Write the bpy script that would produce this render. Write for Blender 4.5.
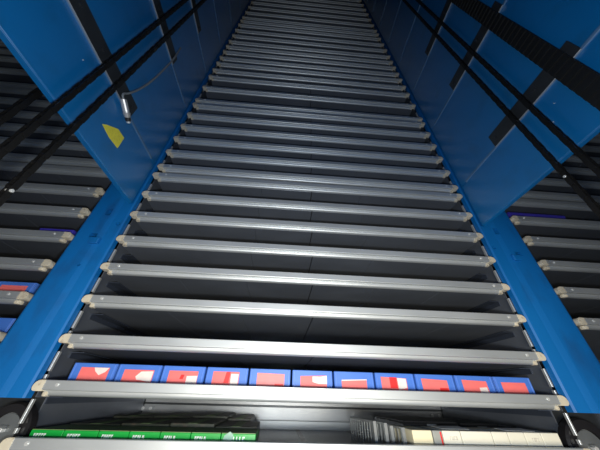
import bpy, bmesh, math, random
from mathutils import Vector, Matrix

for o in list(bpy.data.objects):
    bpy.data.objects.remove(o)
S = bpy.context.scene
C = S.collection
ZC = 1.5                      # eye height above the floor; heights below are given relative to it

# ------------------------------------------------------------------ camera
FPX, PITCH, ROLL, YAW = 237.48, math.radians(35.973), math.radians(1.618), math.radians(3.351)
cp, sp, cy_, sy_ = math.cos(PITCH), math.sin(PITCH), math.cos(YAW), math.sin(YAW)
fw = Vector((sy_*cp, cy_*cp, sp))
rt = Vector((cy_, -sy_, 0))
up = rt.cross(fw)
r2 = rt*math.cos(ROLL) + up*math.sin(ROLL)
u2 = -rt*math.sin(ROLL) + up*math.cos(ROLL)
cam_d = bpy.data.cameras.new('camera')
cam = bpy.data.objects.new('camera', cam_d)
C.objects.link(cam)
cam_d.sensor_width = 36.0
cam_d.lens = 36.0*FPX/600.0
cam_d.clip_start = 0.01
M4 = Matrix((r2, u2, -fw)).transposed().to_4x4()
M4.translation = (0, 0, ZC)
cam.matrix_world = M4
S.camera = cam

# ------------------------------------------------------------------ world, lights, exposure
W = bpy.data.worlds.new('world')
S.world = W
W.use_nodes = True
W.node_tree.nodes['Background'].inputs[0].default_value = (0.75, 0.88, 1.0, 1)
W.node_tree.nodes['Background'].inputs[1].default_value = 0.02

def light(name, kind, loc, energy, color, **k):
    d = bpy.data.lights.new(name, kind)
    d.energy = energy
    d.color = color
    for a, b in k.items():
        setattr(d, a, b)
    o = bpy.data.objects.new(name, d)
    C.objects.link(o)
    o.location = loc
    return o
# the photographer's hand lamp beside the lens, and the lit room seen through the access opening behind
light('hand_lamp', 'POINT', (0.05, 0.06, ZC-0.10), 40, (0.89, 0.955, 1.0), shadow_soft_size=0.04)
ra = light('access_opening_light', 'AREA', (0.12, -1.45, ZC-0.45), 58, (1.0, 0.90, 0.70), shape='RECTANGLE', size=1.0, size_y=0.8)
ra.rotation_euler = (math.radians(84), 0, 0)

vs = S.view_settings
vs.view_transform = 'Standard'
vs.look = 'None'
vs.exposure = 0.0
vs.gamma = 1.0
vs.use_curve_mapping = False

# ------------------------------------------------------------------ materials
def mat(name, col, rough=0.5, metal=0.0, noise=0.0, nscale=8.0, stretch=(1, 1, 1), rvar=0.0, bump=0.0, coat=0.0, ior=1.5, alpha=1.0, spec=0.5, aniso=0.0, dirt=None, dirt_amt=0.0):
    m = bpy.data.materials.new(name)
    m.use_nodes = True
    nt = m.node_tree
    b = nt.nodes['Principled BSDF']
    b.inputs['Base Color'].default_value = (*col, 1)
    b.inputs['Roughness'].default_value = rough
    b.inputs['Metallic'].default_value = metal
    b.inputs['Specular IOR Level'].default_value = spec
    b.inputs['IOR'].default_value = ior
    b.inputs['Coat Weight'].default_value = coat
    b.inputs['Coat Roughness'].default_value = 0.15
    b.inputs['Alpha'].default_value = alpha
    if noise or rvar or bump or dirt:
        tc = nt.nodes.new('ShaderNodeTexCoord')
        mp = nt.nodes.new('ShaderNodeMapping')
        mp.inputs['Scale'].default_value = stretch
        nz = nt.nodes.new('ShaderNodeTexNoise')
        nz.inputs['Scale'].default_value = nscale
        nz.inputs['Detail'].default_value = 5
        geo = nt.nodes.new('ShaderNodeNewGeometry')
        nt.links.new(geo.outputs['Position'], mp.inputs[0])
        nt.links.new(mp.outputs[0], nz.inputs['Vector'])
        if noise:
            mx = nt.nodes.new('ShaderNodeMix')
            mx.data_type = 'RGBA'
            mx.inputs[6].default_value = (*[c*(1-noise) for c in col], 1)
            mx.inputs[7].default_value = (*[min(1, c*(1+noise)) for c in col], 1)
            nt.links.new(nz.outputs[0], mx.inputs[0])
            last = mx.outputs[2]
            if dirt:
                n2 = nt.nodes.new('ShaderNodeTexNoise')
                n2.inputs['Scale'].default_value = nscale*2.7
                n2.inputs['Detail'].default_value = 8
                nt.links.new(mp.outputs[0], n2.inputs['Vector'])
                rp = nt.nodes.new('ShaderNodeValToRGB')
                rp.color_ramp.elements[0].position = 0.55
                rp.color_ramp.elements[1].position = 0.75
                rp.color_ramp.elements[1].color = (dirt_amt,)*3 + (1,)
                nt.links.new(n2.outputs[0], rp.inputs[0])
                m2 = nt.nodes.new('ShaderNodeMix')
                m2.data_type = 'RGBA'
                m2.inputs[7].default_value = (*dirt, 1)
                nt.links.new(rp.outputs[0], m2.inputs[0])
                nt.links.new(last, m2.inputs[6])
                last = m2.outputs[2]
            nt.links.new(last, b.inputs['Base Color'])
        if rvar:
            mr = nt.nodes.new('ShaderNodeMapRange')
            mr.inputs[3].default_value = rough-rvar
            mr.inputs[4].default_value = rough+rvar
            nt.links.new(nz.outputs[0], mr.inputs[0])
            nt.links.new(mr.outputs[0], b.inputs['Roughness'])
        if bump:
            bp = nt.nodes.new('ShaderNodeBump')
            bp.inputs['Strength'].default_value = bump
            bp.inputs['Distance'].default_value = 0.01
            nt.links.new(nz.outputs[0], bp.inputs['Height'])
            nt.links.new(bp.outputs[0], b.inputs['Normal'])
    return m

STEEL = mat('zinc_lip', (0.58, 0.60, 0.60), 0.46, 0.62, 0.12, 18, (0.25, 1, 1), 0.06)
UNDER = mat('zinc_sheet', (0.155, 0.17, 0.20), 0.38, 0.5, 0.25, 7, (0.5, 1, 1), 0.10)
GALV = mat('galvanised_sheet', (0.42, 0.43, 0.44), 0.45, 0.7, 0.2, 12, (1, 1, 1), 0.08)
STRIP = mat('bright_zinc_strip', (0.62, 0.62, 0.6), 0.4, 0.6, 0.2, 30)
CAP = mat('cream_nylon', (0.64, 0.57, 0.44), 0.45, 0, 0.2, 25, dirt=(0.25, 0.16, 0.10), dirt_amt=0.6)
RIV = mat('rivet_zinc', (0.7, 0.7, 0.68), 0.35, 0.4)
BLUE = mat('blue_powder_coat', (0.0006, 0.145, 0.45), 0.55, 0, 0.10, 5, (1, 1, 0.4), 0.08, dirt=(0.01, 0.05, 0.16), dirt_amt=0.45)
PANEL = mat('blue_panel_coat', (0.0008, 0.15, 0.40), 0.36, 0, 0.12, 3, (1, 1, 1), 0.04, dirt=(0.006, 0.08, 0.18), dirt_amt=0.35, ior=2.0)
FLANGE = mat('blue_flange_highlight', (0.10, 0.20, 0.34), 0.3, 0, 0.2, 9)  # lighter than the sheets: the flange's highlight is put into its colour
RAILM = mat('dark_steel_rail', (0.06, 0.065, 0.07), 0.42, 0.6, 0.25, 15)
RAILE = mat('pale_rail_edge', (0.36, 0.38, 0.40), 0.4, 0.5, 0.2, 40)  # paler strip along the rail's lower edge
SUPP = mat('dark_blue_support', (0.06, 0.072, 0.10), 0.35, 0.5, 0.2, 10)
CHAIN = mat('oiled_chain', (0.012, 0.011, 0.010), 0.42, 0.4, 0.4, 60)
BELTM = mat('black_belt', (0.006, 0.006, 0.006), 0.6, 0, 0.3, 40)
RUB = mat('black_rubber', (0.012, 0.011, 0.012), 0.45, 0, 0.3, 30)
HUB = mat('grey_hub', (0.15, 0.16, 0.165), 0.4, 0.3, 0.2, 30)
BIN = mat('blue_bin_card', (0.06, 0.18, 0.60), 0.5, 0, 0.12, 20)
BINRIM = mat('blue_bin_rim', (0.09, 0.22, 0.68), 0.45, 0, 0.1, 25)
LABR = mat('salmon_label', (0.88, 0.17, 0.16), 0.55, 0, 0.10, 30)
LABP = mat('pale_salmon_label', (0.82, 0.24, 0.23), 0.55, 0, 0.12, 40)
RED = mat('red_sticker', (0.80, 0.02, 0.02), 0.5, 0, 0.1, 40)
WHT = mat('white_sticker', (0.82, 0.72, 0.66), 0.6, 0, 0.12, 60)
GRN = mat('green_carton', (0.006, 0.36, 0.045), 0.42, 0, 0.12, 12)
GRNT = mat('green_carton_flap', (0.16, 0.24, 0.09), 0.5, 0, 0.3, 22)
WPR = mat('white_print', (0.85, 0.88, 0.82), 0.6, 0, 0.05, 50)
BRN = mat('dark_olive_carton', (0.045, 0.05, 0.032), 0.45, 0, 0.5, 16, (1, 1, 1), 0.1, dirt=(0.16, 0.10, 0.07), dirt_amt=0.7)
FILM = mat('clear_film', (0.55, 0.75, 0.66), 0.18, 0, 0.25, 45, alpha=0.45)
CRT = mat('white_carton', (0.80, 0.76, 0.63), 0.55, 0, 0.06, 14)
CRM = mat('cream_carton', (0.80, 0.70, 0.46), 0.55, 0, 0.06, 14)
CGR = mat('grey_carton', (0.33, 0.33, 0.30), 0.5, 0, 0.2, 30)
FADE = mat('faint_print', (0.62, 0.58, 0.50), 0.6, 0, 0.05, 30)
PAP = mat('white_slip', (0.80, 0.78, 0.74), 0.6, 0, 0.08, 30)
BLK = mat('black_plastic', (0.015, 0.015, 0.016), 0.35, 0, 0.2, 30)
DIV = mat('partition_zinc', (0.36, 0.37, 0.36), 0.4, 0.6, 0.25, 30)
VIO = mat('violet_card', (0.05, 0.04, 0.40), 0.45, 0, 0.15, 20)
YEL = mat('yellow_sticker', (0.92, 0.78, 0.07), 0.5, 0, 0.12, 60, dirt=(0.55, 0.42, 0.05), dirt_amt=0.5)
SILV = mat('silver_plug', (0.70, 0.66, 0.62), 0.3, 0.6, 0.25, 80)
CAB = mat('grey_cable', (0.22, 0.23, 0.23), 0.45, 0, 0.2, 40)
FLOORM = mat('concrete', (0.16, 0.16, 0.155), 0.7, 0, 0.25, 4)
CEILM = mat('dark_ceiling', (0.03, 0.035, 0.05), 0.6, 0, 0.2, 4)

# ------------------------------------------------------------------ mesh helpers
def box(bm, x0, x1, y0, y1, z0, z1, bev=0.0, seg=1):
    r = bmesh.ops.create_cube(bm, size=1)
    vs_ = r['verts']
    for v in vs_:
        v.co = Vector(((x0+x1)/2+v.co.x*(x1-x0), (y0+y1)/2+v.co.y*(y1-y0), (z0+z1)/2+v.co.z*(z1-z0)))
    if bev:
        es = list({e for v in vs_ for e in v.link_edges})
        bmesh.ops.bevel(bm, geom=es, offset=bev, segments=seg, affect='EDGES')

def prism_x(bm, prof, x0, x1, closed=True):
    """profile of (y, z) points extruded along x"""
    a = [bm.verts.new((x0, y, z)) for y, z in prof]
    b = [bm.verts.new((x1, y, z)) for y, z in prof]
    n = len(prof)
    for i in range(n):
        j = (i+1) % n
        bm.faces.new((a[i], b[i], b[j], a[j]))
    bm.faces.new(a)
    bm.faces.new(b[::-1])

def prism_z(bm, prof, z0, z1):
    a = [bm.verts.new((x, y, z0)) for x, y in prof]
    b = [bm.verts.new((x, y, z1)) for x, y in prof]
    n = len(prof)
    for i in range(n):
        j = (i+1) % n
        bm.faces.new((a[i], a[j], b[j], b[i]))
    bm.faces.new(a[::-1])
    bm.faces.new(b)

def plate(bm, pts, nrm, th):
    """flat polygon (3D points) given a thickness along nrm"""
    nrm = Vector(nrm).normalized()
    a = [bm.verts.new(Vector(p)) for p in pts]
    b = [bm.verts.new(Vector(p)+nrm*th) for p in pts]
    n = len(pts)
    for i in range(n):
        j = (i+1) % n
        bm.faces.new((a[i], a[j], b[j], b[i]))
    bm.faces.new(a[::-1])
    bm.faces.new(b)

def cyl(bm, p, axis, r, h, seg=16, r2=None, bev=0.0):
    q = Vector((0, 0, 1)).rotation_difference(Vector(axis).normalized()).to_matrix().to_4x4()
    q.translation = Vector(p)
    r = bmesh.ops.create_cone(bm, cap_ends=True, segments=seg, radius1=r, radius2=r if r2 is None else r2, depth=h, matrix=q)
    if bev:
        es = [e for e in {e for v in r['verts'] for e in v.link_edges} if any(len(f.verts) > 4 for f in e.link_faces)]
        bmesh.ops.bevel(bm, geom=es, offset=bev, segments=2, affect='EDGES')

def mesh(bm, name, m, smooth=False):
    bmesh.ops.recalc_face_normals(bm, faces=bm.faces[:])
    me = bpy.data.meshes.new(name)
    bm.to_mesh(me)
    bm.free()
    me.materials.append(m)
    if smooth:
        for p in me.polygons:
            p.use_smooth = True
    return me

def obj(name, data, parent=None, loc=(0, 0, 0)):
    o = bpy.data.objects.new(name, data)
    C.objects.link(o)
    o.location = loc
    if parent:
        o.parent = parent
    return o

def bobj(name, m, parent, fn, loc=(0, 0, 0), smooth=False):
    bm = bmesh.new()
    fn(bm)
    return obj(name, mesh(bm, name, m, smooth), parent, loc)

def tag(o, label, cat, group=None):
    o['label'] = label
    o['category'] = cat
    if group:
        o['group'] = group
    return o

def thing(name, label, cat, loc=(0, 0, 0), group=None):
    return tag(obj(name, None, None, loc), label, cat, group)

def struct(o):
    o['kind'] = 'structure'
    return o

def tube(name, pts, r, m, parent, res=6):
    cu = bpy.data.curves.new(name, 'CURVE')
    cu.dimensions = '3D'
    cu.bevel_depth = r
    cu.bevel_resolution = 3
    s = cu.splines.new('BEZIER')
    s.bezier_points.add(len(pts)-1)
    for p, q in zip(s.bezier_points, pts):
        p.co = q
        p.handle_left_type = p.handle_right_type = 'AUTO'
    s.resolution_u = res
    t = bpy.data.objects.new('tmp', cu)
    C.objects.link(t)
    dg = bpy.context.evaluated_depsgraph_get()
    dg.update()
    me = bpy.data.meshes.new_from_object(t.evaluated_get(dg))
    bpy.data.objects.remove(t)
    me.name = name
    me.materials.clear()
    me.materials.append(m)
    for p in me.polygons:
        p.use_smooth = True
    return obj(name, me, parent)

ONES = ['', 'first', 'second', 'third', 'fourth', 'fifth', 'sixth', 'seventh', 'eighth', 'ninth', 'tenth', 'eleventh', 'twelfth', 'thirteenth', 'fourteenth', 'fifteenth', 'sixteenth', 'seventeenth', 'eighteenth', 'nineteenth']
def ordinal(n):
    if n < 20:
        return ONES[n]
    t = {2: 'twent', 3: 'thirt', 4: 'fort'}[n//10]
    return t+'ieth' if n % 10 == 0 else t+'y-'+ONES[n % 10]

# ------------------------------------------------------------------ room shell
XL, XR = -0.82, 1.075            # planes of the two blue side panels
TL, TR = -0.803, 1.055           # tips of the middle trays
Y0 = 1.0                         # front of the trays
YB = 1.845                       # back of the trays
TOP = 8.0
floor = struct(bobj('floor', FLOORM, None, lambda b: box(b, -3.3, 3.6, -1.6, 2.0, -0.1, 0)))
ceil = struct(bobj('ceiling', CEILM, None, lambda b: box(b, -3.3, 3.6, -0.6, 2.0, TOP, TOP+0.1)))

# front wall of the shaft above the access opening, unseen behind the photographer, shaped to shade upper and outer trays
struct(bobj('wall_front', BLUE, None, lambda b: (box(b, -3.3, 3.6, -0.40, -0.37, ZC+0.10, TOP), box(b, -3.3, -0.62, -0.40, -0.37, 0, ZC+0.10), box(b, 0.88, 3.6, -0.40, -0.37, 0, ZC+0.10), box(b, -0.62, 0.88, -0.40, -0.37, 0, ZC-0.55))))

# back wall made of galvanised sheets with recessed joints
wb = struct(bobj('wall_back', RAILM, None, lambda b: box(b, -3.0, 3.3, 1.905, 1.925, 0, TOP)))
bm = bmesh.new()
box(bm, 0, 1.888, 1.897, 1.9045, 0, 0.612, 0.002)
shm = mesh(bm, 'sheet', GALV)
for x0 in (XL-1.895+0.0035, XL+0.0035, XL+1.895+0.0035):
    for k in range(12):
        z0 = ZC-0.045-0.62*2+0.62*k
        if z0 < TOP-0.62:
            obj('sheet', shm, wb, (x0, 0, z0))

# blue side panels: sheets stacked with flanged joints, dark mounting rails on them
JOINTS = [0.80, 1.10, 1.725, 2.325, 2.935, 3.54, 4.15, 4.76, 5.37, 5.98, TOP-ZC]
def side_panel(name, x, s):
    # s = +1: visible face looks to +x (left panel), -1: right panel
    w = struct(obj(name, None, None, (x, 0.3, ZC+0.80)))
    w.empty_display_size = 0.1
    off = Vector((x, 0.3, ZC+0.80))
    def part(nm, m, x0, x1, y0, y1, z0, z1, bev):
        xa, xb = sorted((x0, x1))
        o = bobj(nm, m, w, lambda b: box(b, xa, xb, y0, y1, z0, z1, bev))
        o.location = -off
        return o
    for i in range(len(JOINTS)-1):
        a, b_ = JOINTS[i]+ZC, JOINTS[i+1]+ZC
        part('sheet', PANEL, x-s*0.004, x, -0.365, 0.995, a+0.002, b_-0.002, 0.0015)
        if i > 0:
            part('joint_flange', FLANGE, x-s*0.003, x+s*0.006, -0.365, 0.95, a-0.006, a+0.008, 0.001)
    part('bottom_flange', PANEL, x-s*0.022, x, -0.365, 0.995, ZC+0.797, ZC+0.801, 0.001)
    for i in (1, 2, 3):
        z = JOINTS[i]+ZC
        zz = z-0.006
        r = part('mounting_rail', RAILM, x+s*0.001, x+s*0.010, 0.257, 0.697, zz+0.004, zz+0.09, 0.001)
        e = part('rail_edge', RAILE, x+s*0.001, x+s*0.011, 0.257, 0.697, zz+0.0005, zz+0.004, 0.0008)
        for k, yy in enumerate((0.29, 0.43, 0.67)):
            q = bobj('bolt', RAILM, w, lambda b: cyl(b, (x+s*0.0125, yy, zz+0.05), (1, 0, 0), 0.008, 0.005, 6))
            q.location = -off
    for k, (yy, zz) in enumerate(((0.425, 1.02), (0.47, 0.955))):
        q = bobj('screw', RIV, w, lambda b: cyl(b, (x+s*0.0005, yy, zz+ZC), (1, 0, 0), 0.0022, 0.003, 8))
        q.location = -off
    return w
side_panel('wall_left', XL, 1)
side_panel('wall_right', XR, -1)

# ------------------------------------------------------------------ tray levels (relative to the eye)
LEV = [-0.138, 0.006, 0.148, 0.294, 0.437, 0.581, 0.728, 0.871, 1.020, 1.095, 1.236, 1.379, 1.526, 1.678, 1.822, 1.890, 2.110, 2.318,
       2.465, 2.62, 2.76, 2.92, 3.07, 3.225, 3.42, 3.615, 3.825, 3.99, 4.14, 4.39, 4.66, 4.94, 5.21, 5.50, 5.80]

# ------------------------------------------------------------------ upright frames between the tray columns
def cut_mesh(me, cutter):
    o = obj('tmp', me)
    c = obj('tmpc', cutter)
    md = o.modifiers.new('b', 'BOOLEAN')
    md.operation = 'DIFFERENCE'
    md.object = c
    md.solver = 'EXACT'
    dg = bpy.context.evaluated_depsgraph_get()
    dg.update()
    r = bpy.data.meshes.new_from_object(o.evaluated_get(dg))
    bpy.data.objects.remove(o)
    bpy.data.objects.remove(c)
    return r

def frame(label, xin, xout, slots, tabs, levels_in, levels_out):
    """xin: side facing the middle column, xout: side facing the neighbour column"""
    t = thing('upright_frame', label, 'upright post', (xin, 1.05, 0))
    off = Vector((-xin, -1.05, 0))
    s = 1 if xin > xout else -1        # direction towards the middle
    w = abs(xin-xout)
    X = lambda k: xout + s*w*k
    prof = [(X(0), 1.012), (X(0.04), 1.006), (X(0.08), 1.004), (X(0.56), 1.009), (X(0.70), 1.014), (X(0.92), 1.014), (X(0.97), 1.014), (X(1.0), 1.020), (X(1.0), 1.044), (X(0.0), 1.044)]
    bm = bmesh.new()
    prism_z(bm, prof, ZC-0.022, TOP)
    me = mesh(bm, 'post', BLUE)
    bm = bmesh.new()
    for (x, z, sx, sz, rnd) in slots:
        if rnd:
            cyl(bm, (x, 1.02, z+ZC), (0, 1, 0), sx, 0.06, 10)
        else:
            box(bm, x-sx, x+sx, 0.98, 1.06, z+ZC-sz, z+ZC+sz)
    cut = mesh(bm, 'cut', BLK)
    p = obj('post', cut_mesh(me, cut), t)
    p.location = off
    p.data.name = 'post'
    p.data.materials.clear()
    p.data.materials.append(BLUE)
    xa, xb = sorted((xin, xout))
    q = bobj('post_foot', RAILM, t, lambda b: box(b, xa+0.006, xb-0.006, 1.125, 1.19, 0, ZC+0.05, 0.004))
    q.location = off
    for (x, z) in tabs:
        q = bobj('lanced_tab', BLUE, t, lambda b: box(b, x-0.022, x+0.022, 0.996, 1.012, z+ZC-0.016, z+ZC+0.016, 0.003))
        q.location = off
    # thin side sheets behind the post and bright zinc strip along their front edge
    for xs, d in ((xin, -s), (xout, s)):
        xa, xb = sorted((xs, xs+d*0.004))
        q = bobj('side_sheet', UNDER, t, lambda b: (box(b, xa, xb, 1.062, 1.89, ZC-0.02, TOP), box(b, xa, xb, 1.11, 1.89, 0, ZC-0.02)))
        q.location = off
    xa, xb = sorted((xin+s*0.0005, xin+s*0.008))
    lv = sorted(levels_in)
    for a, b_ in zip([lv[0]-0.146]+lv[:-1], lv):
        lo, hi = a+ZC+0.026, b_+ZC-0.030
        if hi-lo < 0.02:
            continue
        for u, v in ((lo, lo+(hi-lo)*0.16), (lo+(hi-lo)*0.27, hi)):
            q = bobj('zinc_strip', STRIP, t, lambda b: box(b, xa, xb, 1.046, 1.058, u, v, 0.001))
            q.location = off
    for xs, d, lv in ((xin, s, levels_in), (xout, -s, levels_out)):
        for z in lv:
            def f(b):
                x0, x1 = sorted((xs+d*0.0005, xs+d*0.004))
                box(b, x0, x1, 1.112, 1.86, z+ZC-0.045, z+ZC-0.0235)
                x0, x1 = sorted((xs+d*0.004, xs+d*0.05))
                box(b, x0, x1, 1.112, 1.86, z+ZC-0.0265, z+ZC-0.0235)
            q = bobj('support_rail', SUPP, t, f)
            q.location = off
    return t

L_LEV = [z for z in LEV if 0.1 < z < 3.0]
R_LEV = [z for z in LEV if 0.2 < z < 2.2]
frame('blue steel upright post left of the middle trays, holes punched in its face', XL, -1.0,
      [(-0.914, 0.739, 0.012, 0.020, 0), (-0.842, 0.675, 0.010, 0, 1), (-0.90, 0.445, 0.006, 0, 1), (-0.918, 0.597, 0.016, 0.012, 0)], [(-0.896, 0.568)],
      LEV, L_LEV)
frame('blue steel upright post right of the middle trays, holes punched in its face', XR, 1.29,
      [(1.158, 0.777, 0.012, 0.020, 0), (1.096, 0.668, 0.010, 0, 1), (1.210, 0.634, 0.016, 0.012, 0)], [(1.182, 0.608)],
      LEV, R_LEV)

# ------------------------------------------------------------------ trays
# lip profile (y, z) relative to the tray's own level: rolled face, groove, slanted lower flange
LIP = [(1.006, 0.0225), (1.0012, 0.0222), (1.0, 0.0205), (1.0, 0.010), (1.0, -0.0030), (1.0006, -0.0048), (1.0025, -0.0058), (1.0145, -0.0060),
       (1.0148, -0.0105), (1.0152, -0.0125), (1.0160, -0.0148), (1.0175, -0.0172), (1.0195, -0.0190), (1.0245, -0.0208), (1.030, -0.0213),
       (1.030, -0.0173), (1.020, -0.0160), (1.018, 0.010), (1.018, 0.0225)]
tray_meshes = {}
def tray_set():
    W_ = TR-TL
    d = {}
    bm = bmesh.new()
    prism_x(bm, LIP, 0.034, W_-0.034)
    d['front_lip'] = mesh(bm, 'front_lip', STEEL)
    for k, mir in (('capl', 0), ('capr', 1)):
        bm = bmesh.new()
        prof = [(0.036, -0.0085), (0.036, 0.0222), (0.017, 0.0222), (0.008, 0.0195), (0.0025, 0.0135), (0.0, 0.005), (0.001, -0.002), (0.005, -0.0072), (0.010, -0.0085)]
        low = [(0.048, 1.012), (0.040, 1.012), (0.032, 1.015), (0.028, 1.021), (0.028, 1.034), (0.048, 1.034)]
        if mir:
            prof = [(W_-x, z) for x, z in prof]
            low = [(W_-x, y) for x, y in low]
        plate(bm, [(x, 0.9985, z) for x, z in prof], (0, 1, 0), 0.031)
        prism_z(bm, low, -0.0222, -0.0090)
        es = [e for e in bm.edges if all(len(f.verts) != 0 for f in e.link_faces)]
        bmesh.ops.bevel(bm, geom=es, offset=0.002, segments=2, affect='EDGES')
        d[k] = mesh(bm, 'end_cap', CAP)
    bm = bmesh.new()
    cyl(bm, (0, 0.999, 0), (0, 1, 0), 0.0055, 0.004, 10, bev=0.001)
    d['rivet'] = mesh(bm, 'rivet', RIV)
    n = 6
    pw = (W_-0.06)/n
    bm = bmesh.new()
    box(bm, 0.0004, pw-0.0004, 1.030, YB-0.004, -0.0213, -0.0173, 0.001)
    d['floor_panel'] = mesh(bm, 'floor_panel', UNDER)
    bm = bmesh.new()
    for i in range(1, n):
        box(bm, 0.03+pw*i-0.012, 0.03+pw*i+0.012, 1.03, YB-0.004, -0.0175, -0.0165)
    d['joint'] = mesh(bm, 'joint_strip', BLK)
    bm = bmesh.new()
    box(bm, 0.03, W_-0.03, YB-0.005, YB, -0.0213, 0.0225, 0.001)
    d['rear_lip'] = mesh(bm, 'rear_lip', STEEL)
    bm = bmesh.new()
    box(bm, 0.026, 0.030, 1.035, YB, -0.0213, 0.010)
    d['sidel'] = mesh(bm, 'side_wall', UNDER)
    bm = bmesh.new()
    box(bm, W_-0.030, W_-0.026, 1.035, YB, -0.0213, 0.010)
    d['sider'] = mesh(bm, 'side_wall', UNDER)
    d['n'], d['pw'], d['W'] = n, pw, W_
    return d
TM = tray_set()
rnd = random.Random(4)
def tray(x0, z, label, group):
    t = thing('storage_tray', label, 'tray', (x0, 0, z+ZC), group)
    obj('front_lip', TM['front_lip'], t)
    obj('end_cap', TM['capl'], t)
    obj('end_cap', TM['capr'], t)
    obj('rivet', TM['rivet'], t, (0.075, 0, 0.010))
    obj('rivet', TM['rivet'], t, (TM['W']-0.075, 0, 0.010))
    for i in range(TM['n']):
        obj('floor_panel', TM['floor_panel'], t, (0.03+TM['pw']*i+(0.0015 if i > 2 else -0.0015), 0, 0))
    obj('joint_strip', TM['joint'], t)
    obj('rear_lip', TM['rear_lip'], t)
    obj('side_wall', TM['sidel'], t)
    obj('side_wall', TM['sider'], t)
    return t
for i, z in enumerate(LEV):
    if i == 0:
        lab = 'lowest grey steel tray in the middle, holding green and white cartons'
    elif i == 1:
        lab = 'grey steel tray in the middle holding the row of blue bins'
    elif i == 2:
        lab = 'empty grey steel tray directly above the row of blue bins'
    else:
        lab = 'grey steel tray in the middle column, %s above the tray of blue bins' % ordinal(i-1)
    tray(TL, z, lab, 'trays of the middle column')
for i, z in enumerate(L_LEV):
    tray(-1.008-(TR-TL), z, 'grey steel tray left of the left blue post, %s up from the bottom there' % ordinal(i+1), 'trays of the left column')
for i, z in enumerate(R_LEV):
    tray(1.297, z, 'grey steel tray right of the right blue post, %s up from the bottom there' % ordinal(i+1), 'trays of the right column')

# far ends of the neighbouring columns
def far_wall(name, x, s, lv):
    w = struct(bobj(name, GALV, None, lambda b: box(b, min(x, x-s*0.03), max(x, x-s*0.03), 1.03, 1.89, 0, TOP)))
    for z in lv:
        x0, x1 = sorted((x+s*0.0005, x+s*0.05))
        bobj('support_rail', SUPP, w, lambda b: box(b, x0, x1, 1.085, 1.86, z+ZC-0.0265, z+ZC-0.0235))
far_wall('wall_far_left', -1.008-(TR-TL)-0.012, 1, L_LEV)
far_wall('wall_far_right', 1.297+(TR-TL)+0.012, -1, R_LEV)

# ------------------------------------------------------------------ blue bins on the second tray
BW, BH, BD = 0.152, 0.096, 0.34
def bin_mesh():
    bm = bmesh.new()
    t = 0.006
    box(bm, 0, BW, 0, t, 0, BH, 0.0012)
    box(bm, 0, BW, BD-t, BD, 0, BH, 0.0012)
    box(bm, 0, t, t, BD-t, 0, BH, 0.0012)
    box(bm, BW-t, BW, t, BD-t, 0, BH, 0.0012)
    box(bm, t, BW-t, t, BD-t, 0, t)
    return mesh(bm, 'bin_body', BIN)
def bin_rim():
    bm = bmesh.new()
    box(bm, 0.004, BW-0.004, -0.002, 0, 0.002, 0.006)
    box(bm, 0.004, 0.009, -0.002, 0, 0.004, BH-0.002, 0.0008)
    box(bm, BW-0.009, BW-0.004, -0.002, 0, 0.004, BH-0.002, 0.0008)
    return mesh(bm, 'front_rim', BINRIM)
BIN_ME, RIM_ME = bin_mesh(), bin_rim()
def poly(name, m, parent, pts, y, th=0.0006):
    def f(b):
        plate(b, [(x, y, z) for x, z in pts], (0, -1, 0), th)
    return bobj(name, m, parent, f)
def blue_bin(x, y, z, label, lx0, lx1, top, skew, lm, marks, group):
    t = thing('storage_bin', label, 'bin', (x, y, z), group)
    obj('bin_body', BIN_ME, t)
    obj('front_rim', RIM_ME, t)
    l = poly('paper_label', lm, t, [(lx0*BW, 0.012), (lx1*BW, 0.012), (lx1*BW-0.001, top-skew), (lx0*BW, top)], -0.0005, 0.0008)
    for k, (m, pts) in enumerate(marks):
        poly('sticker', m, l, [(a*BW, b*BH) for a, b in pts], -0.0013-0.0004*k, 0.0004)
    return t
Z2 = LEV[1]-0.0173+ZC
BX = [-0.748+0.1595*i for i in range(11)]
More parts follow.
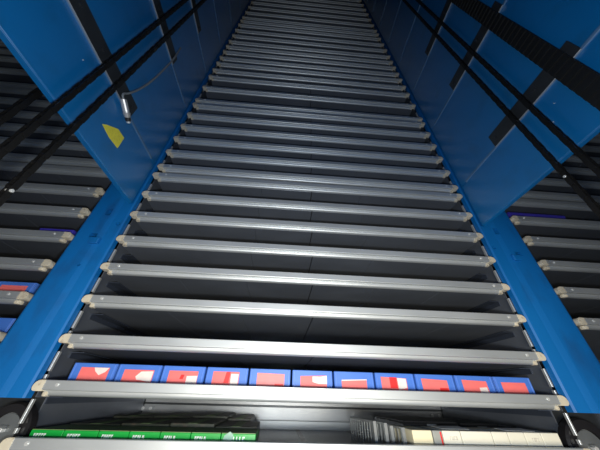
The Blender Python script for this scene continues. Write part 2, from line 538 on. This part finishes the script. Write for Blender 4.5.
spec_ = [
    ('with a white torn patch at the label top, leftmost in the row', 0.20, 0.86, 0.083, 0, LABR, [(WHT, [(0.50, .86), (0.55, .74), (0.66, .62), (0.78, .72), (0.84, .86)])]),
    ('with a round white patch on the label, second from the left', 0.16, 0.86, 0.080, 0, LABR, [(WHT, [(0.46, .62), (0.50, .52), (0.62, .50), (0.76, .46), (0.84, .46), (0.84, .80), (0.56, .78)])]),
    ('with a small red spot and pale patch, third from the left', 0.16, 0.86, 0.081, 0, LABR, [(RED, [(0.44, .58), (0.52, .58), (0.54, .72), (0.46, .72)]), (WHT, [(0.60, .40), (0.85, .40), (0.85, .70), (0.60, .68)])]),
    ('with a red tag and pale strip on the label, fourth from the left', 0.16, 0.80, 0.083, 0, LABR, [(RED, [(0.44, .50), (0.56, .50), (0.58, .86), (0.48, .86)]), (WHT, [(0.60, .3), (0.78, .3), (0.78, .80), (0.60, .80)])]),
    ('with a faded wide label, fifth from the left', 0.18, 0.86, 0.083, 0.002, LABP, [(RED, [(0.62, .40), (0.84, .34), (0.82, .52), (0.62, .52)])]),
    ('with a white torn label corner, in the middle of the row', 0.20, 0.86, 0.077, -0.004, LABR, [(WHT, [(0.50, .80), (0.50, .62), (0.64, .56), (0.86, .56), (0.86, .84), (0.7, .80)])]),
    ('with a low plain tilted label, seventh from the left', 0.18, 0.82, 0.069, -0.004, LABR, [(WHT, [(0.18, .685), (0.82, .73), (0.82, .76), (0.18, .72)])]),
    ('with a red square beside a white patch, eighth from the left', 0.14, 0.80, 0.083, 0.003, LABR, [(RED, [(0.36, .50), (0.54, .50), (0.54, .86), (0.36, .86)]), (WHT, [(0.56, .44), (0.78, .52), (0.78, .82), (0.56, .84)])]),
    ('with a red patch low on the label, third from the right', 0.14, 0.82, 0.082, 0.004, LABR, [(RED, [(0.56, .36), (0.80, .36), (0.80, .55), (0.58, .55)])]),
    ('with a small white patch low on the label, second from the right', 0.16, 0.82, 0.082, 0.003, LABR, [(WHT, [(0.58, .40), (0.80, .38), (0.78, .62), (0.58, .60)])]),
    ('with a plain red label, rightmost in the row', 0.16, 0.82, 0.078, 0, LABR, []),
]
for x, (lb, a, b, tp, sk, lm, mk) in zip(BX, spec_):
    blue_bin(x, 1.06, Z2, 'blue bin '+lb, a, b, tp, sk, lm, mk, 'blue bins on the second tray')

# bins seen in the left column
zb = LEV[3]-0.0173+ZC
blue_bin(-1.215, 1.055, zb, 'blue bin with a red label, left of the left blue post', 0.14, 0.84, 0.080, 0, LABR, [], 'blue bins in the left column')
zb = LEV[2]-0.0173+ZC
blue_bin(-1.20, 1.055, zb, 'blue bin low at the left picture edge, beside the left post', 0.14, 0.84, 0.050, 0, LABR, [], 'blue bins in the left column')
def carton(name, label, cat, m, x0, x1, y0, y1, z0, h, group=None, bev=0.0015):
    t = thing(name, label, cat, ((x0+x1)/2, y0, z0), group)
    w = (x1-x0)/2
    bobj('carton_body', m, t, lambda b: box(b, -w, w, 0, y1-y0, 0, h, bev))
    return t
zb = LEV[5]-0.0173+ZC
t = carton('flat_box', 'small violet flat box on the tray left of the left post', 'box', VIO, -1.20, -1.045, 1.036, 1.30, zb, 0.066)
bobj('lid', VIO, t, lambda b: box(b, -0.079, 0.079, -0.002, 0.266, 0.062, 0.074, 0.002))
zb = LEV[7]-0.0173+ZC
t = carton('flat_box', 'long violet flat box on a tray right of the right post', 'box', VIO, 1.338, 1.70, 1.036, 1.40, zb, 0.086)
bobj('lid', VIO, t, lambda b: box(b, -0.183, 0.183, -0.002, 0.366, 0.080, 0.097, 0.002))

# ------------------------------------------------------------------ cartons on the lowest tray
Z1 = LEV[0]-0.0173+ZC
GH = 0.0535
gx = [-0.772, -0.672, -0.565, -0.470, -0.372, -0.275, -0.178, -0.064]
gl = ['leftmost of the row of green boxes', 'second green box from the left', 'third green box from the left', 'fourth green box from the left', 'fifth green box from the left',
      'third from the right, below a dark carton', 'rightmost, wrapped in film with a red mark']
gl = ['green carton with white print, %s' % s for s in
      ['leftmost in its row', 'second from the left in its row', 'third from the left in its row', 'in the middle of its row', 'third from the right in its row', 'second from the right in its row']] + ['green carton with clear film and red mark, rightmost in its row']
def letters(b, x0, x1, z0, z1, n, y):
    """unreadable white block print: a row of short strokes"""
    w = (x1-x0)/n
    r = random.Random(int(abs(x0)*1000)+n)
    for i in range(n):
        a = x0+w*i
        box(b, a, a+w*0.34, y-0.0006, y, z0, z1)
        if r.random() < 0.7:
            box(b, a+w*0.34, a+w*0.74, y-0.0006, y, z1-(z1-z0)*0.3, z1)
        if r.random() < 0.6:
            box(b, a+w*0.34, a+w*0.74, y-0.0006, y, z0, z0+(z1-z0)*0.28)
        if r.random() < 0.5:
            box(b, a+w*0.56, a+w*0.82, y-0.0006, y, z0, z1)
for i in range(7):
    x0, x1 = gx[i]+0.001, gx[i+1]-0.001
    w = (x1-x0)/2
    t = carton('green_carton', gl[i], 'carton', GRN, x0, x1, 1.05, 1.20, Z1, GH, 'green cartons on the lowest tray')
    bobj('top_flap', GRNT, t, lambda b: box(b, -w+0.001, w-0.001, 0.002, 0.148, GH, GH+0.0015))
    if i < 6:
        bobj('print', WPR, t, lambda b: letters(b, -w*0.72, w*0.05, GH-0.021, GH-0.008, 5, 0.0))
    else:
        bobj('print', WPR, t, lambda b: letters(b, -w*0.30, w*0.42, GH-0.020, GH-0.007, 4, 0.0))
        bobj('red_mark', RED, t, lambda b: box(b, w*0.10, w*0.80, -0.0007, 0, GH-0.031, GH-0.022))
        bobj('film', FILM, t, lambda b: plate(b, [(-w*1.05, -0.002, GH-0.04), (-w*0.35, -0.004, GH-0.045), (-w*0.30, -0.004, GH-0.002), (-w*0.5, -0.003, GH+0.006), (-w*0.8, -0.002, GH-0.004)], (0, -1, 0), 0.0005))
dx = [-0.770, -0.585, -0.405, -0.235, -0.075]
dl = ['at the left end', 'second from the left', 'second from the right', 'at the right end']
for r_, (ya, yb, hh, rown) in enumerate(((1.215, 1.49, 0.058, 'front'), (1.50, 1.79, 0.066, 'rear'))):
    for i in range(4):
        sh = 0.006*((i*7+r_*3) % 3)
        x0, x1 = dx[i]+0.002, dx[i+1]-0.002-0.05*r_*(i == 3)
        t = carton('dark_carton', 'dark olive carton behind the green boxes, %s row, %s' % (rown, dl[i]), 'carton', BRN, x0, x1, ya, yb, Z1, hh+sh*0.6, 'dark cartons behind the green ones')
        ww = (x1-x0)/2
        bobj('tape', GRNT, t, lambda b: box(b, -0.018, 0.018, 0, yb-ya-0.01, hh+sh*0.6, hh+sh*0.6+0.0008))

# white cartons to the right (front edges measured along the tray lip)
px2x = lambda p: (0.436+(p-410)*0.003473)*1.05
wc = [(413, 432, CRM, 0.073, 'narrow cream carton on the lowest tray, nearest the metal partitions'),
      (433, 441.5, CGR, 0.073, 'narrow grey carton with red edge, on the lowest tray'),
      (442.5, 460, CRT, 0.073, 'white carton right of the red-edged grey one'),
      (460.7, 491, CRT, 0.073, 'wide white carton, widest of the white row'),
      (491.7, 507, CRT, 0.073, 'white carton, third from the right in the white row'),
      (507.7, 524, CRT, 0.073, 'white carton, second from the right in the white row'),
      (524.7, 541, CRT, 0.073, 'white carton with faint print, next to the last in the white row'),
      (541.7, 559.5, CRT, 0.073, 'white carton at the right end of the white row')]
wl = ['white carton just right of the red-edged grey carton, faint grey print', 'widest white carton in the row on the lowest tray',
      'white carton fourth from the right end of the lowest tray', 'white carton third from the right end of the lowest tray',
      'white carton second from the right end of the lowest tray', 'white carton at the right end of the lowest tray']
for i, (a, b_, m, h, lb) in enumerate(wc):
    x0, x1 = px2x(a), px2x(b_)
    w = (x1-x0)/2
    t = carton('white_carton' if m is CRT else ('cream_carton' if m is CRM else 'grey_carton'), lb if i < 2 else wl[i-2], 'carton', m, x0, x1, 1.05, 1.21, Z1, h, 'small cartons on the right of the lowest tray')
    if i == 1:
        bobj('red_edge', RED, t, lambda b: box(b, w-0.006, w-0.001, -0.0007, 0, 0.004, h-0.003))
    if i in (2, 6):
        bobj('print', FADE, t, lambda b: letters(b, -w*0.3, w*0.6, h-0.024, h-0.014, 4, 0.0))
    bobj('flap_seam', CGR, t, lambda b: box(b, -w+0.002, w-0.002, 0.078, 0.080, h, h+0.0006))
for lb, xa, xb, ya, yb, rz in (('white paper slip lying on the white cartons, nearer the partitions', 442, 470, 1.10, 1.17, 0.03), ('white paper slip lying on the white cartons, nearer the right end', 503, 531, 1.08, 1.14, -0.04)):
    x0, x1 = px2x(xa)*1.05, px2x(xb)*1.05
    t = thing('paper_slip', lb, 'paper', ((x0+x1)/2, (ya+yb)/2, Z1+0.0737), 'paper slips on the white cartons')
    t.rotation_euler.z = rz
    bobj('sheet', PAP, t, lambda b: plate(b, [(-(x1-x0)/2, -(yb-ya)/2, 0), ((x1-x0)/2, -(yb-ya)/2, 0), ((x1-x0)/2, (yb-ya)/2, 0.004), (-(x1-x0)/2, (yb-ya)/2, 0.003)], (0, 0, 1), 0.001))
for k, (xa, xb, hh, side) in enumerate(((412, 470, 0.082, 'behind the cream carton'), (472, 515, 0.078, 'behind the widest white carton'), (517, 556, 0.070, 'at the right end behind white cartons'))):  # black boxes stand in for a dark lid and the side shading here
    x0, x1 = px2x(xa)*1.12, min(px2x(xb)*1.12, 1.015)
    t = carton('black_filler', 'black shade case %s' % side, 'case', BLK, x0, x1-0.004, 1.23, 1.60, Z1, hh, 'black fillers behind the white cartons', 0.004)
    ww = (x1-x0)/2
    bobj('lid', BLK, t, lambda b: box(b, -ww+0.003, ww-0.007, 0.004, 0.36, hh, hh+0.006, 0.002))
    bobj('grey_clip', DIV, t, lambda b: box(b, -0.02, 0.02, -0.003, 0.0, hh-0.016, hh-0.003, 0.001))

# slotted partition plates
for k, (x, y, h, lean, lb) in enumerate(((0.352, 1.10, 0.092, 0.0, 'tall slotted metal partition on the lowest tray, farthest left'), (0.386, 1.085, 0.088, 0.01, 'slotted metal partition on the lowest tray, second from the left'),
                                 (0.412, 1.10, 0.080, 0.012, 'short slotted metal partition on the lowest tray, third from the left'), (0.443, 1.07, 0.078, 0.0, 'slotted metal partition on the lowest tray, beside the cream carton'))):
    t = thing('partition_plate', lb, 'partition', (x, y, Z1), 'partition plates on the lowest tray')
    t.rotation_euler = (0, lean, 0.10)
    def f(b):
        box(b, -0.001, 0.001, 0, 0.006, 0, h)
        n = 9
        for i in range(n):
            a = 0.006+i*0.026
            box(b, -0.001, 0.001, a, a+0.006, 0.006, h-0.006)
        box(b, -0.001, 0.001, 0.006, 0.246, 0, 0.006)
        box(b, -0.001, 0.001, 0.006, 0.246, h-0.006, h)
        box(b, -0.001, 0.001, 0.240, 0.246, 0.006, h-0.006)
    bobj('slotted_plate', DIV, t, f)
    bobj('front_flange', DIV, t, lambda b: box(b, -0.001, 0.010, -0.0015, 0, 0, h, 0.0005))

# bolts in the rear corners
for x, lb in ((XL+0.03, 'left'), (XR-0.05, 'right')):
    t = thing('corner_clip', 'bright zinc clip on the back wall at the rear %s corner' % lb, 'clip', (x, 1.897, ZC-0.075), 'rear corner clips')
    bobj('clip_plate', GALV, t, lambda b: box(b, -0.04, 0.04, -0.005, 0, -0.012, 0.012, 0.001))
    for d in (-0.025, 0.02):
        bobj('bolt', RIV, t, lambda b: cyl(b, (d, -0.008, 0), (0, 1, 0), 0.009, 0.008, 6, bev=0.001))

# ------------------------------------------------------------------ lift chains and belt in front of the panels
def chain(label, x, y, z0, z1, connector=None, wy=0.018):
    t = thing('lift_chain', label, 'chain', (x, y, z0), 'vertical lift chains')
    P = 0.034
    n = int((z1-z0)/P)
    def f(b):
        for i in range(n):
            zc = (i+0.5)*P
            ox = 0.0080 if i % 2 else 0.0055
            for sx in (-1, 1):
                pts = []
                for k in range(8):
                    a = math.pi/8+k*math.pi/4
                    yy = math.cos(a)*wy/2
                    zz = math.sin(a)*wy/2 + (P/2 if math.sin(a) > 0 else -P/2)
                    pts.append((sx*ox-0.0012, yy, zc+zz))
                plate(b, pts, (1, 0, 0), 0.0024)
            cyl(b, (0, 0, zc-P/2), (1, 0, 0), 0.0075, 0.012, 8)
    bm = bmesh.new()
    f(bm)
    obj('chain_links', mesh(bm, 'chain_links', CHAIN), t)['kind'] = 'stuff'
    if connector:
        bobj('master_link', RIV, t, lambda b: cyl(b, (0, 0, connector-z0), (1, 0, 0), 0.005, 0.024, 10, bev=0.001))
    return t
cx = XL+0.035
chain('black lift chain before the left blue panel, nearer the camera', cx, cx/-1.70, ZC-1.0, TOP-0.001)
chain('black lift chain before the left blue panel, nearer the trays', cx, cx/-1.455, ZC-1.0, TOP-0.001, ZC+0.83*0.54)
cx = XR-0.035
chain('black lift chain before the right blue panel, nearer the trays', cx, cx/1.912, ZC-1.0, TOP-0.001, ZC+0.70)
chain('black lift chain before the right blue panel, between belt and other chain', cx, cx/2.215, ZC-1.0, TOP-0.001)
chain('dark lift chain left of and behind the left blue panel', -0.885, -0.885/-1.926, ZC-1.0, TOP-0.001)
t = thing('toothed_belt', 'wide black toothed belt before the right blue panel', 'belt', (1.045, 1.045/3.27, ZC-1.0), None)
bobj('belt_band', BELTM, t, lambda b: box(b, 0.004, 0.009, -0.036, 0.036, 0, TOP-ZC+1.0))
def teeth(b):
    z = 0.01
    while z < TOP-ZC+0.98:
        box(b, -0.002, 0.004, -0.035, 0.035, z, z+0.018)
        z += 0.04
bobj('belt_teeth', BELTM, t, teeth)['kind'] = 'stuff'

# ------------------------------------------------------------------ guide wheels at the lowest tray
def wheel(label, x, y, z, R, s):
    t = thing('guide_wheel', label, 'wheel', (x, y, z+ZC), 'guide wheels beside the lowest tray')
    def tyre(b):
        n = 40
        prof = [(0.62, -0.020), (0.94, -0.021), (1.0, -0.013), (1.0, 0.013), (0.94, 0.021), (0.62, 0.020)]
        rings = []
        for i in range(n):
            a = 2*math.pi*i/n
            rings.append([b.verts.new((math.cos(a)*R*r, yy, math.sin(a)*R*r)) for r, yy in prof])
        m = len(prof)
        for i in range(n):
            A, B = rings[i], rings[(i+1) % n]
            for k in range(m):
                b.faces.new((A[k], B[k], B[(k+1) % m], A[(k+1) % m]))
    bobj('tyre', RUB, t, tyre, smooth=False)
    bobj('hub', HUB, t, lambda b: cyl(b, (0, 0, 0), (0, 1, 0), R*0.63, 0.030, 28, bev=0.004))
    bobj('axle_bolt', RIV, t, lambda b: cyl(b, (0, -0.02, 0), (0, 1, 0), R*0.10, 0.02, 6, bev=0.001))
    bobj('bracket_arm', HUB, t, lambda b: plate(b, [(-0.012, -0.017, 0.012), (0.012, -0.017, 0.012), (s*0.10+0.016, -0.017, -0.13), (s*0.10-0.016, -0.017, -0.13)] if s > 0 else
                                                 [(-0.012, -0.017, 0.012), (0.012, -0.017, 0.012), (s*0.10+0.016, -0.017, -0.13), (s*0.10-0.016, -0.017, -0.13)], (0, -1, 0), 0.006))
    return t
wheel('black tyred guide wheel at the lower left, below the left post', -0.868, 1.082, -0.106, 0.072, -1)
wheel('black tyred guide wheel at the lower right, below the right post', 1.126, 1.082, -0.124, 0.086, 1)

# ------------------------------------------------------------------ sensor plug with cable, sticker on the left panel
t = thing('sensor_plug', 'silver sensor plug with grey cable on the left blue panel', 'sensor', (XL, 0.64, ZC+1.07))
o3 = Vector((-XL, -0.64, -ZC-1.07))
def seg(nm, m, p, q, r0, r1, n=14):
    p, q = Vector(p), Vector(q)
    o = bobj(nm, m, t, lambda b: cyl(b, (p+q)/2, q-p, r0, (q-p).length, n, r1, bev=0.002))
    o.location = o3
    return o
sx = XL+0.024
seg('plug_body', SILV, (sx, 0.605, ZC+1.093), (sx, 0.655, ZC+1.068), 0.014, 0.014)
seg('plug_collar', SILV, (sx, 0.655, ZC+1.068), (sx, 0.675, ZC+1.058), 0.016, 0.012)
seg('sensor_tip', BLK, (sx, 0.675, ZC+1.058), (sx, 0.690, ZC+1.050), 0.013, 0.011)
seg('tip_face', RIV, (sx, 0.690, ZC+1.050), (sx, 0.697, ZC+1.046), 0.010, 0.009)
o = tube('cable', [(sx, 0.605, ZC+1.093), (sx, 0.592, ZC+1.105), (sx, 0.605, ZC+1.145), (XL+0.02, 0.633, ZC+1.25), (XL+0.018, 0.655, ZC+1.40), (XL+0.018, 0.665, ZC+1.58), (XL+0.018, 0.668, ZC+1.74), (XL+0.014, 0.66, ZC+1.90)], 0.0048, CAB, t)
o.location = o3
t = thing('yellow_sticker', 'yellow arrow-shaped sticker on the left blue panel', 'sticker', (XL, 0.69, ZC+0.95))
q = bobj('sticker_sheet', YEL, t, lambda b: plate(b, [(XL+0.0005, yy, ZC+zz) for yy, zz in ((0.629, 0.923), (0.645, 0.944), (0.695, 0.991), (0.745, 0.995), (0.750, 0.921), (0.687, 0.914))], (1, 0, 0), 0.0008))
q.location = (-XL, -0.69, -ZC-0.95)
